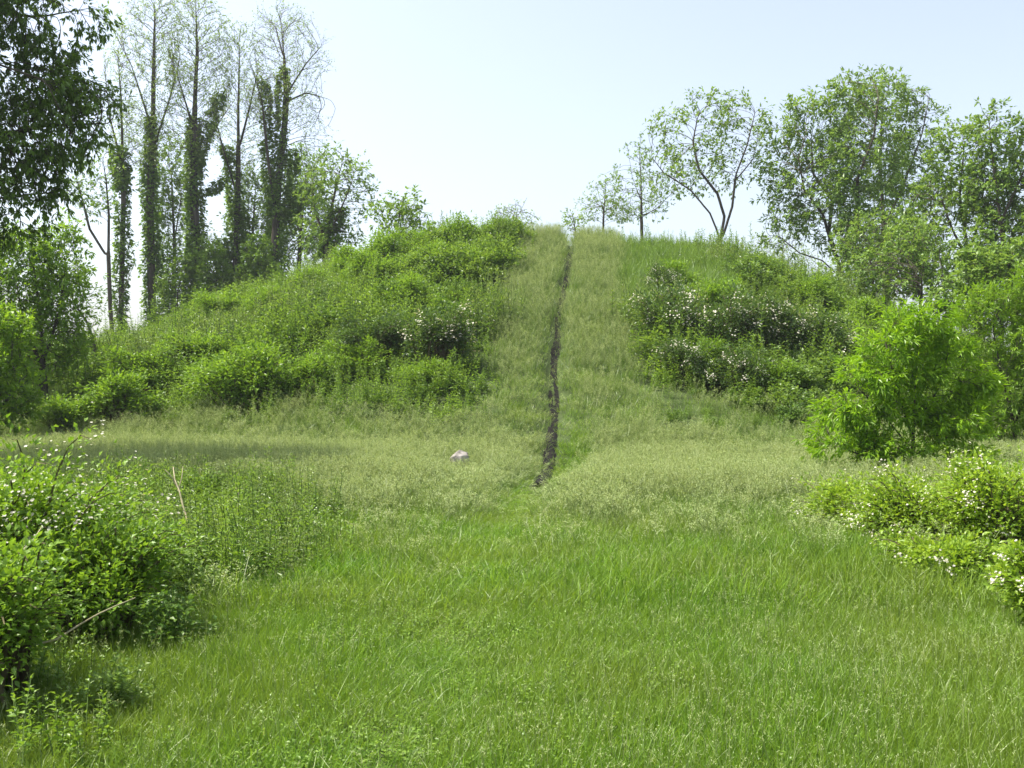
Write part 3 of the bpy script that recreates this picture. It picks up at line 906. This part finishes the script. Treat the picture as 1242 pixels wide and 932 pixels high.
for k, (lab, d, tr, cr, n_) in enumerate([
        ('dark bush between the feet of the stoutest ivy column and the forked ivy tree', 51, [[(214, 430), (214, 380), (212, 350)], [(214, 390), (228, 360)]], [(212, 360, 18, 34), (226, 340, 14, 30), (208, 390, 22, 22)], 400),
        ('dark bush between the feet of the forked ivy tree and the slim ivy one', 50, [[(260, 410), (261, 365), (262, 330)], [(260, 375), (272, 345)]], [(260, 330, 16, 36), (268, 355, 20, 28), (254, 370, 20, 22)], 400),
        ('dark bush just before the foot of the twin stemmed ivy tree', 50, [[(312, 390), (312, 345), (314, 310)], [(312, 350), (324, 325)]], [(312, 320, 16, 32), (322, 340, 20, 22), (300, 350, 20, 20)], 400)]):
    make_tree('understorey_bush', lab, 'bushes at the foot of the ivy clad trees', d, tr, cr, 170 + k, .07, n_, .32, .5, leaf=dict(L=.17, W=.11, n=5, per=2, twig=.35), mat='ivy', leaf_hop=4, prob=.9, cat='bush')

# trees at the left margin
make_tree('overhanging_tree', 'big tree with leaves coloured as backlit hanging its boughs down into the frame from outside', None, 16,
          [[(-190, 640), (-190, 450), (-180, 300), (-150, 150), (-120, 0), (-100, -150)], [(-185, 330), (-110, 250), (-30, 230), (40, 215)], [(-165, 210), (-80, 120), (10, 90), (90, 120)],
           [(-130, 60), (-50, 10), (40, 20), (100, 5)], [(-160, 180), (-60, 180), (40, 150), (120, 140)], [(-110, -80), (-20, -90), (60, -60)], [(-150, 120), (-260, 40), (-330, -20)]],
          [(0, 22, 80, 24), (70, 12, 36, 12), (50, 52, 44, 14), (98, 34, 22, 9), (-30, 70, 34, 36), (72, 82, 34, 18), (60, 122, 64, 26), (112, 125, 36, 26), (5, 165, 75, 44), (85, 165, 48, 28), (-20, 235, 62, 44), (36, 215, 40, 30), (20, 275, 34, 22), (-40, -70, 120, 60), (-200, 0, 160, 150), (-150, 180, 120, 90)],
          131, .30, 2600, .25, .40, infl=2.2, r_tip=.007, leaf=dict(L=.115, W=.040, n=6, droop=.8, spread=.5, jit=.1, per=3, rise=-.1, twig=.36), mat='tree_d', leaf_hop=4, prob=.95, depth=.8, up=-.02, depth_jit=.06)
make_tree('bright_tree', 'bright green feathery tree lit by the sun below the overhanging boughs', None, 27,
          [[(50, 540), (52, 470), (50, 400), (42, 330)], [(52, 450), (25, 390), (5, 340)], [(51, 440), (72, 380), (80, 330)]],
          [(30, 330, 50, 46), (72, 340, 32, 54), (0, 395, 45, 50), (60, 410, 40, 40), (80, 290, 16, 20), (20, 440, 46, 40)], 132, .12, 1100, .25, .42, infl=2.2, r_tip=.007,
          leaf=dict(L=.15, W=.055, n=6, droop=.3, spread=.6, jit=.12, per=2, twig=.35), mat='tree_b', leaf_hop=4, prob=.9)
make_tree('leaning_tree', 'small tree with a dark stem leaning away from the mound foot', None, 31,
          [[(120, 450), (119, 425), (108, 395), (92, 368)], [(118, 420), (104, 400), (96, 420)]],
          [(90, 350, 24, 28), (105, 385, 20, 22), (75, 440, 34, 34), (100, 440, 26, 26)], 133, .08, 450, .25, .42, infl=2.2, r_tip=.007,
          leaf=dict(L=.15, W=.07, n=5, droop=.3), mat='tree', leaf_hop=3, prob=.8)
make_tree('bushy_tree', 'dense bushy tree standing at the clearing edge', None, 22,
          [[(-25, 600), (-22, 520), (-18, 450)], [(-22, 530), (5, 490), (20, 470)]],
          [(-30, 450, 60, 60), (5, 480, 34, 44), (-10, 410, 40, 30), (-60, 500, 50, 50)], 134, .09, 1000, .22, .36, infl=1.8, r_tip=.006,
          leaf=dict(L=.13, W=.06, n=6, droop=.3, per=2, twig=.3), mat='tree_b', leaf_hop=4, prob=.9)

# trees behind the right shoulder of the mound
GR = 'leafy trees behind the far shoulder of the mound'
big = dict(L=.26, W=.10, n=5, droop=.35, spread=.65, jit=.12)
make_tree('open_crowned_tree', 'open crowned tree forking low into a wide V above the mound brow', GR, 47,
          [[(876, 320), (876, 298), (872, 285)], [(872, 286), (860, 258), (838, 232), (808, 208), (792, 190)], [(874, 290), (878, 262), (868, 235), (850, 205), (842, 170), (848, 140)], [(876, 290), (890, 250), (893, 215), (905, 180), (912, 140)], [(893, 218), (915, 190), (930, 150)]],
          [(870, 140, 52, 28), (815, 165, 34, 36), (915, 160, 24, 38), (865, 195, 62, 36), (808, 215, 30, 24)], 141, .115, 900, .38, .72, infl=3.0, leaf=dict(big, L=.19, n=4, spread=.8), mat='tree', leaf_hop=3, prob=.8, depth=.7)
make_tree('many_stemmed_tree', 'broad many stemmed tree with long low limbs reaching over the mound shoulder', GR, 46,
          [[(1022, 370), (1021, 340), (1016, 320)], [(1018, 325), (1004, 290), (992, 262), (966, 238), (955, 205), (958, 175)], [(1020, 330), (1010, 280), (1014, 240), (998, 205), (996, 160)], [(1018, 335), (998, 316), (972, 306), (952, 284), (938, 280)], [(1020, 325), (1036, 275), (1028, 225), (1042, 180), (1038, 135)]],
          [(990, 160, 50, 44), (1035, 125, 40, 32), (955, 215, 30, 56), (1000, 225, 60, 55), (960, 275, 34, 30), (1040, 200, 44, 55), (1030, 280, 40, 45)], 142, .19, 1500, .36, .62, infl=2.8, leaf=dict(big, n=6), mat='tree', leaf_hop=3, prob=.8, depth=.8)
make_tree('tall_leafy_tree', 'tallest pale green leafy tree rising above the many stemmed one', GR, 52,
          [[(1078, 390), (1074, 330), (1070, 260), (1068, 190), (1070, 130)], [(1072, 280), (1095, 220), (1108, 170), (1112, 130)], [(1072, 300), (1052, 240), (1048, 170)]],
          [(1075, 130, 44, 36), (1110, 150, 28, 44), (1050, 160, 38, 46), (1085, 215, 56, 60), (1120, 220, 24, 40), (1080, 290, 46, 50)], 143, .2, 1500, .4, .7, infl=3.0, leaf=dict(big, n=6), mat='tree', leaf_hop=3, prob=.8, depth=.8)
make_tree('leafy_tree', 'mid green tree with a straight dark trunk behind the bright lance leaved sapling', GR, 40,
          [[(1186, 400), (1184, 365), (1172, 300), (1166, 240), (1168, 180)], [(1174, 310), (1192, 260), (1198, 215)], [(1176, 320), (1150, 280), (1140, 240)]],
          [(1160, 185, 34, 36), (1170, 240, 44, 46), (1135, 260, 36, 44), (1195, 250, 26, 50), (1150, 320, 44, 36), (1190, 330, 36, 30)], 144, .15, 1100, .34, .6, infl=2.6, leaf=dict(big, L=.21, n=6), mat='tree', leaf_hop=4, prob=.9, depth=.8)
make_tree('leafy_tree', 'narrow dark topped tree cut by the picture edge', GR, 38,
          [[(1232, 400), (1228, 350), (1216, 280), (1206, 210), (1200, 150)], [(1214, 270), (1232, 220), (1244, 170)], [(1222, 310), (1250, 270), (1270, 230)]],
          [(1202, 165, 26, 36), (1240, 190, 30, 46), (1215, 230, 36, 46), (1260, 250, 44, 56), (1225, 300, 44, 46)], 145, .15, 1000, .33, .58, infl=2.6, leaf=dict(big, L=.2, n=6), mat='tree', leaf_hop=4, prob=.9, depth=.8)
make_tree('bushy_tree', 'low bushy tree closing the gap under the tallest leafy tree', GR, 36,
          [[(1120, 410), (1118, 370), (1112, 320)], [(1118, 370), (1090, 330)], [(1118, 375), (1135, 335)]],
          [(1112, 310, 40, 40), (1075, 335, 40, 30), (1125, 345, 36, 26), (1050, 330, 26, 24)], 146, .09, 700, .3, .5, infl=2.2, leaf=dict(big, L=.17, n=5), mat='tree', leaf_hop=3, prob=.85)
make_tree('bushy_tree', 'bushy tree filling the frame edge behind the feathery sapling', GR, 30,
          [[(1215, 430), (1213, 390), (1208, 340)], [(1213, 390), (1180, 350)], [(1213, 395), (1245, 340)]],
          [(1200, 335, 44, 30), (1165, 360, 34, 26), (1240, 330, 36, 34), (1215, 375, 60, 26)], 155, .07, 800, .26, .45, infl=2.0, leaf=dict(big, L=.15, n=5, per=2), mat='tree', leaf_hop=3, prob=.85)
make_tree('leafy_tree', 'low leafy tree between the broad many stemmed tree and the low bushy one', GR, 42,
          [[(1062, 400), (1060, 350), (1056, 300)], [(1060, 360), (1035, 325)], [(1060, 355), (1085, 310)]],
          [(1055, 300, 40, 40), (1030, 335, 34, 26), (1085, 305, 36, 40), (1065, 345, 50, 24)], 156, .09, 700, .32, .55, infl=2.4, leaf=dict(big, L=.2, n=5), mat='tree', leaf_hop=4, prob=.9)
make_tree('thin_sapling', 'wispy half bare sapling on the mound top near the path head', 'thin saplings on the skyline', 50,
          [[(779, 300), (780, 265), (778, 220), (774, 175)], [(780, 250), (760, 225), (748, 205)], [(780, 262), (800, 250), (812, 242)]],
          [(775, 205, 20, 36), (755, 225, 22, 26), (795, 240, 26, 26), (770, 250, 40, 20)], 147, .09, 420, .34, .62, r_tip=.007, leaf=dict(L=.15, W=.07, n=4), mat='tree', leaf_hop=4, prob=.7)
make_tree('thin_sapling', 'feathery low sapling between the path head and the wispy half bare one', 'thin saplings on the skyline', 49,
          [[(731, 300), (732, 260), (734, 225)], [(732, 255), (718, 240)], [(732, 258), (750, 248)]],
          [(733, 240, 20, 24), (722, 258, 22, 16), (752, 262, 18, 14)], 148, .06, 300, .3, .55, r_tip=.007, leaf=dict(L=.14, W=.06, n=4), mat='tree', leaf_hop=4, prob=.7)
make_tree('thin_sapling', 'small leafy shoot peeping through the notch at the path head', 'thin saplings on the skyline', 45,
          [[(695, 320), (696, 285), (694, 262)], [(696, 290), (702, 275)]], [(695, 272, 9, 15), (700, 285, 8, 10)], 149, .04, 110, .22, .4, r_tip=.008, leaf=dict(L=.15, W=.08, n=3), mat='tree', leaf_hop=3, prob=.9)
make_tree('thin_sapling', 'pale twiggy sapling rising behind the flat grassy top beside bright shrubs', 'thin saplings on the skyline', 50,
          [[(620, 310), (621, 275), (624, 245)], [(621, 280), (605, 258)], [(621, 278), (640, 258)]], [(622, 262, 28, 14), (608, 268, 18, 12), (640, 268, 14, 10)], 150, .05, 260, .28, .5, r_tip=.009, leaf=dict(L=.12, W=.05, n=3), mat='bud', leaf_hop=2, prob=.6)
make_tree('small_tree', 'small leafy tree silhouetted over the brow between ivy trees and bright shrubs', None, 43,
          [[(478, 330), (482, 290), (486, 250)], [(481, 295), (465, 265)], [(482, 285), (505, 265)]], [(486, 255, 20, 18), (465, 265, 14, 16), (508, 272, 16, 12), (484, 282, 26, 16)], 151, .07, 260, .28, .5, leaf=dict(L=.22, W=.11, n=5), mat='tree', leaf_hop=2, prob=.85)
make_tree('far_thicket', 'pale distant thicket low behind the open crowned tree', None, 64,
          [[(945, 370), (948, 330), (950, 300)], [(946, 345), (920, 310)], [(946, 345), (975, 315)], [(946, 350), (900, 320)]],
          [(925, 305, 28, 22), (965, 318, 30, 18), (950, 300, 26, 22), (905, 330, 26, 20), (985, 335, 20, 16)], 152, .08, 500, .4, .7, leaf=dict(L=.16, W=.08, n=3), mat='bud', leaf_hop=3, prob=.7, cat='thicket')

# near right: the lance leaved sapling and the feathery one by the frame
make_tree('lance_leaved_sapling', 'bright green lance leaved sapling standing in full sun at the meadow edge', None, 14.5,
          [[(1105, 600), (1105, 560), (1108, 500), (1112, 440), (1115, 400)], [(1105, 545), (1070, 500), (1040, 470)], [(1106, 530), (1085, 460), (1070, 410)], [(1107, 520), (1140, 470), (1155, 430)], [(1105, 555), (1150, 530), (1180, 510)], [(1105, 570), (1060, 560), (1020, 545)]],
          [(1115, 400, 40, 24), (1080, 425, 34, 20), (1145, 430, 34, 22), (1055, 462, 34, 20), (1105, 462, 40, 18), (1165, 470, 36, 28), (1030, 500, 34, 18), (1085, 505, 36, 20), (1150, 515, 46, 24), (1020, 538, 34, 14), (1075, 545, 50, 20), (1150, 555, 50, 24), (1100, 575, 56, 16), (1055, 580, 44, 13), (1150, 582, 50, 14)],
          161, .045, 1500, .16, .40, infl=1.2, r_tip=.004, leaf=dict(L=.115, W=.030, n=6, droop=.5, spread=.55, jit=.05, per=4, twig=.26), mat='sapling', leaf_hop=3, prob=.9, cat='sapling', up=.05, depth_jit=.01)
make_tree('feathery_sapling', 'soft feathery sapling half cut by the picture edge behind the lance leaved one', None, 19,
          [[(1232, 590), (1230, 520), (1215, 450), (1205, 400)], [(1230, 520), (1245, 440), (1262, 380)], [(1228, 490), (1200, 450), (1185, 420)]],
          [(1200, 385, 40, 34), (1260, 370, 50, 50), (1195, 445, 40, 46), (1250, 470, 60, 60), (1215, 520, 40, 44)], 162, .05, 1400, .18, .32, infl=1.5, r_tip=.004,
          leaf=dict(L=.11, W=.03, n=6, droop=.35, spread=.6, jit=.07, per=2, twig=.25), mat='tree_b', leaf_hop=4, prob=.9, cat='sapling', depth=.7)

# ------------------------------------------------------------------ shrubs
def petals():
    a = np.arange(5) / 5 * 2 * math.pi
    v = [[0, 0, 0]] + [[math.cos(q) * .5, math.sin(q) * .5, .12] for q in a]
    return np.array(v, float), [np.array([[0, 1 + q, 1 + (q + 1) % 5] for q in range(5)])]


def shrub_parts(seed, Rx, H, shoots, lps, L, Wd, fl=0, fs=.05, lobes=7, tpl=None, low=.05, f_top=.35):
    """meshes of one shrub: stems, foliage, blossom. Shoots arch from the base into a few lobes; leaves sit on side twigs."""
    rng = np.random.default_rng(seed)
    st, le, bl = MB(), MB(), MB()
    lob = []
    for k in range(lobes):
        a = k / lobes * 6.283 + rng.uniform(-.5, .5); rr = Rx * rng.uniform(.15, .75)
        lob.append((math.cos(a) * rr, math.sin(a) * rr, H * rng.uniform(.35, .8) * (1.1 - .45 * rr / Rx), Rx * rng.uniform(.28, .5)))
    lob = np.array(lob)
    pp, dd, ff, fd = [], [], [], []
    for k in range(shoots):
        l = lob[rng.integers(lobes)]
        v = rng.normal(0, 1, 3); v /= np.linalg.norm(v); v[2] = v[2] * .9 + .25
        e = l[:3] + v * l[3] * rng.uniform(.55, 1.12)
        e[2] = max(e[2], low)
        b = np.array([*(rng.normal(0, .12 * Rx, 2) + l[:2] * .25), -.05])
        m = b * .5 + e * .5; m[2] = max(e[2], H * .3) * 1.1 + .1 * H * rng.uniform(0, 1)
        t = np.linspace(0, 1, 7)[:, None]
        c = (1 - t) ** 2 * b + 2 * t * (1 - t) * m + t * t * e
        tube(st, c, np.linspace(.011, .003, 7), 3, cap=False)
        f = rng.uniform(.38, 1, lps) ** .8
        p = np.stack([np.interp(f, t[:, 0], c[:, q]) for q in range(3)], -1)
        off = rng.normal(0, 1, (lps, 3)) * Rx * .075
        p = p + off
        out = norm(p - np.array([0, 0, H * .25]))
        pp.append(p); dd.append(out * .8 + norm(off) * .7 + rng.normal(0, .45, p.shape))
        if fl and e[2] > H * f_top and rng.uniform() < fl:
            kf = rng.integers(7, 18)
            ff.append(e + rng.normal(0, 1, (kf, 3)) * Rx * .055 + out[:kf].mean(0) * .05); fd.append(norm(norm(e)[None] + np.array([-.2, -.15, .6]) + rng.normal(0, .4, (kf, 3))))
    pp, dd = np.concatenate(pp), np.concatenate(dd)
    pp[:, 2] = np.maximum(pp[:, 2], .02)
    n = len(pp)
    rb = np.clip(.5 + rng.normal(0, .28, n), 0, 1)
    scatter(le, tpl or leaf_near(), pp, dd, L * rng.uniform(.6, 1.25, n), Wd * rng.uniform(.7, 1.2, n), rng, rb)
    if ff:
        ff, fd = np.concatenate(ff), np.concatenate(fd); n = len(ff)
        tv, tf = petals()
        y_ = norm(fd); x_ = norm(np.cross(y_, np.array([.3, .9, .2]) + rng.normal(0, .3, y_.shape))); z_ = np.cross(x_, y_)
        Mx = np.stack([x_, z_, y_], -1)
        V = np.einsum('nij,nkj->nki', Mx, tv[None] * (fs * rng.uniform(.7, 1.25, n))[:, None, None]) + ff[:, None]
        bl.add(V.reshape(-1, 3), [(tf[0][None] + (np.arange(n) * 6)[:, None, None]).reshape(-1, 3)], np.repeat(rng.uniform(0, 1, n), 5))
    return st, le, bl


SH = {}
def shrub_kind(key, variants, mat, **kw):
    SH[key] = []
    for k in range(variants):
        st, le, bl = shrub_parts(seed=hash_seed(key) + k * 17, **kw)
        SH[key].append((st.mesh('stems', M['twig']), le.mesh('foliage', M[mat]), bl.mesh('blossom', M['petal']) if bl.v else None))


def hash_seed(s): return sum(ord(c) * (i + 3) for i, c in enumerate(s)) * 7


shrub_kind('green', 4, 'shrub', Rx=1.0, H=1.25, shoots=130, lps=44, L=.095, Wd=.04)
shrub_kind('bloom', 4, 'shrub_d', Rx=1.0, H=1.2, shoots=130, lps=44, L=.075, Wd=.042, fl=.45, fs=.038)
shrub_kind('dark', 3, 'shrub_d', Rx=1.0, H=1.2, shoots=120, lps=44, L=.085, Wd=.045)


def shrub(key, var, px, d, sx, sz, label, name='shrub', group=None, seed=0):
    sx *= 1.22; sz *= 1.12
    if d < 26.6: sx *= .9; sz *= .8
    if key == 'bloom': sz *= 1.3
    d = max(22.8 + (px * .37) % 2.2, 38 - (38 - d) * 1.28) if d < 38 else d
    o = thing(name, G(px, d), label, 'shrub', group, rz=(px * 1.7 + seed) % 6.283, sc=(sx, sx, sz))
    s, l, b = SH[key][var % len(SH[key])]
    obj('stems', s, o); obj('foliage', l, o)
    if b: obj('blossom', b, o)
    return o


GB = 'bright green shrubs on the mound'
GW = 'white flowering shrubs on the mound'
GD = 'dark leaved shrubs on the mound'
for k, (px, d, sx, sz, lab) in enumerate([
        (598, 38.3, 1.0, 1.0, 'rounded bright green shrub crowning the brow right against the pale path margin'),
        (556, 38.0, 1.15, 1.15, 'second bright green shrub along the brow counting away from the path'),
        (518, 38.6, 1.05, .95, 'low bright green shrub on the brow below the small silhouetted tree'),
        (468, 38.0, 1.3, 1.0, 'spreading bright green shrub on the brow nearest the rounded leafy tree'),
        (428, 39.5, 1.2, .9, 'bright green shrub where the brow starts dropping toward the ivy trees'),
        (590, 34.5, .9, .75, 'small bright green shrub on the open slope under the brow beside the path strip'),
        (540, 35.5, 1.1, .8, 'bright green shrub tucked beneath the second brow shrub'),
        (300, 26.6, 1.25, 1.05, 'wide bright shrub low on the slope with a deep dark hollow beneath it'),
        (372, 26.2, 1.05, .95, 'bright shrub at the slope foot neighbouring the one with the deep dark hollow'),
        (240, 30.0, 1.1, .8, 'bright shrub on the lower slope in line with the stoutest ivy column'),
        (185, 29.0, 1.1, .8, 'outermost bright shrub where the mound runs down to the leaning tree'),
        (330, 33.5, 1.1, .8, 'mid slope bright shrub below the twin stemmed ivy tree'),
        (812, 33.0, .9, .8, 'bright green shrub above the dark flowering thicket next to the long slope grass'),
        (868, 31.0, 1.1, .95, 'sunlit green shrub rising out of the middle of the flowering thicket'),
        (985, 34.5, 1.1, .75, 'green shrub on the shoulder under the far thicket'),
        (860, 25.2, .8, .8, 'light green shrub at the lower edge of the flowering thicket by the pale grass'),
        (1060, 33.0, 1.2, .95, 'green shrub on the far shoulder behind the lance leaved sapling crown'),
        (935, 25.4, .9, .8, 'low green shrub between the flowering thicket and the lance leaved sapling'),
        (495, 32.0, 1.0, .8, 'bright shrub on the open slope straight above the lone white flowering shrub'),
        (450, 35.0, 1.2, .9, 'bright shrub under the spreading brow shrub nearest the rounded leafy tree'),
        (375, 36.0, 1.1, .85, 'bright shrub high on the slope right under the rounded leafy tree'),
        (270, 36.0, 1.1, .85, 'bright shrub at the upper slope edge before the slim ivy hung tree'),
        (440, 25.3, .9, .75, 'low bright shrub at the slope foot below the dusky grey green shrub'),
        (520, 24.6, .8, .6, 'lowest bright shrub right behind the pale stone'),
        (140, 27.0, 1.1, .9, 'bright shrub low on the flank in front of the thin forked sapling'),
        (85, 26.0, 1.1, .9, 'bright shrub at the far end of the flank beneath the feathery sunlit tree')]):
    shrub('green', k, px, d, sx, sz, lab, 'green_shrub', GB, k)
for k, (px, d, sx, sz, lab) in enumerate([
        (530, 27.8, 1.15, .95, 'white flowering shrub alone on the slope across the path from the flowering thicket'),
        (818, 28.6, 1.05, 1.05, 'dark white flecked shrub forming the path side end of the flowering thicket'),
        (880, 28.3, 1.05, 1.0, 'heavily blossomed shrub in the middle of the flowering thicket'),
        (940, 28.5, 1.05, 1.0, 'blossomed shrub toward the far end of the flowering thicket'),
        (1003, 28.6, 1.05, .95, 'last blossomed shrub of the thicket, just before the lance leaved sapling'),
        (835, 25.6, .8, .8, 'small white dotted shrub at the thicket foot close to the pale grass'),
        (905, 26.2, .85, .8, 'lower blossomed shrub under the middle of the thicket'),
        (800, 32.0, .6, .7, 'little sparse flowered shrub just above the dark end of the thicket')]):
    shrub('bloom', k, px, d, sx, sz, lab, 'flowering_shrub', GW, k + 3)
for k, (px, d, sx, sz, lab) in enumerate([
        (455, 28.5, 1.05, 1.0, 'dusky grey green shrub beside the lone white flowering shrub'),
        (570, 36.3, .8, .75, 'dark shrub shading the hollow under the brow shrubs'),
        (975, 26.3, 1.0, .8, 'dark leafy shrub at the foot of the thicket nearest the lance leaved sapling'),
        (408, 31.5, .9, .7, 'dark shrub halfway up the slope below the rounded leafy tree')]):
    shrub('dark', k, px, d, sx, sz, lab, 'dark_shrub', GD, k)


def big_bush(name, label, loc, seed, mat, cat='bush', **kw):
    st, le, bl = shrub_parts(seed=seed, **kw)
    o = thing(name, loc, label, cat)
    obj('stems', st.mesh('stems', M['twig']), o); obj('foliage', le.mesh('foliage', M[mat]), o)
    if bl.v: obj('blossom', bl.mesh('blossom', M['petal']), o)
    return o


big_bush('flowering_bush', 'large leafy bush with creamy white blossom on top beside the knee high weeds', G(45, 6.5), 301, 'shrub', Rx=1.05, H=.9, shoots=270, lps=62, L=.046, Wd=.029, fl=.75, fs=.020, lobes=10, f_top=.62)
big_bush('leafy_bush', 'low leafy bush spilling into the meadow grass below the large flowering bush', G(118, 6.1), 302, 'shrub', Rx=.6, H=.62, shoots=150, lps=54, L=.045, Wd=.027, lobes=6)
big_bush('leafy_bush', 'shadowed leafy bush cut by the frame corner in front of the large flowering bush', G(-20, 4.9), 303, 'shrub', Rx=.75, H=.75, shoots=160, lps=54, L=.045, Wd=.027, lobes=6)
YG = dict(L=.052, Wd=.028, fs=.020)
for k, (px, d, rx, h, sh, fl, lab) in enumerate([
        (1208, 8.6, .85, .82, 190, .22, 'tall yellow green bush with a dark hollow and white blossom by the frame edge'),
        (1120, 9.6, .8, .50, 170, .30, 'yellow green bush sprinkled with white blossom in front of the lance leaved sapling'),
        (1040, 10.4, .75, .42, 140, .16, 'low yellow green bush reaching farthest out into the meadow'),
        (1232, 10.6, .9, .86, 170, .35, 'white blossomed bush at the frame edge behind the one with the dark hollow'),
        (1150, 8.0, .55, .38, 90, .1, 'smallest yellow green bush sprawling at the foot of its taller neighbours'),
        (1258, 6.6, .45, .6, 80, .3, 'sparse pale flowered bush rising from near grass at the frame edge')]):
    big_bush('yellow_green_bush', lab, G(px, d), 320 + k, 'shrub_y', Rx=rx, H=h * .8, shoots=int(sh * 1.25), lps=44, fl=fl, lobes=7, **YG)

# ------------------------------------------------------------------ stone, dead stalks
import bmesh
bm = bmesh.new()
bmesh.ops.create_icosphere(bm, subdivisions=4, radius=1)
rs = np.random.default_rng(77)
cuts = norm(rs.normal(0, 1, (9, 3)))
for v in bm.verts:
    c = np.array(v.co)
    for q in cuts:
        h = c @ q - .66
        if h > 0: c = c - q * h * .92
    c = c * (1 + .16 * (vnoise(np.array([c[0] * 3 + 9]), np.array([c[1] * 3 + c[2] * 2]), 5)[0] - .5))
    v.co = c * np.array([.175, .15, .22])
me = bpy.data.meshes.new('boulder'); bm.to_mesh(me); bm.free()
for p in me.polygons: p.use_smooth = True
me.materials.append(M['stone'])
st = G(557, 17.0)
tag(obj('boulder', me, None, (st[0], st[1], st[2] + .29)), 'pale rounded stone showing above the grass at the mound foot', 'stone')

for k, (a, b, r, lab) in enumerate([
        ((231, 640, 9.6), (208, 568, 9.9), .012, 'pale broken forked stalk standing up out of the knee high weeds'),
        ((48, 784, 4.9), (163, 722, 5.2), .006, 'long straw coloured stalk slanting across the shaded bush base'),
        ((8, 705, 5.2), (48, 640, 5.5), .006, 'short dry stalk leaning before the large flowering bush'),
        ((292, 640, 10.2), (286, 590, 10.3), .007, 'thin upright dead stem at the weed edge next to the seeding grass')]):
    A_, B_ = P(*a), P(*b)
    rs = np.random.default_rng(400 + k)
    q = np.linspace(0, 1, 6)[:, None]
    c = A_ + (B_ - A_) * q + rs.normal(0, .01, (6, 3))
    mb = MB(); tube(mb, c, np.linspace(r, r * .5, 6), 5)
    if k == 0:
        for s_, e_ in (((214, 590, 9.85), (200, 570, 9.8)), ((216, 596, 9.8), (222, 566, 9.9))):
            tube(mb, np.array([P(*s_), (P(*s_) + P(*e_)) / 2 + .01, P(*e_)]), [r * .6, r * .5, r * .3], 4)
    mb.v = [v - A_.astype(np.float32) for v in mb.v]
    tag(obj('dry_stalk', mb.mesh('dry_stalk', M['dry'], True), None, A_), lab, 'stalk')
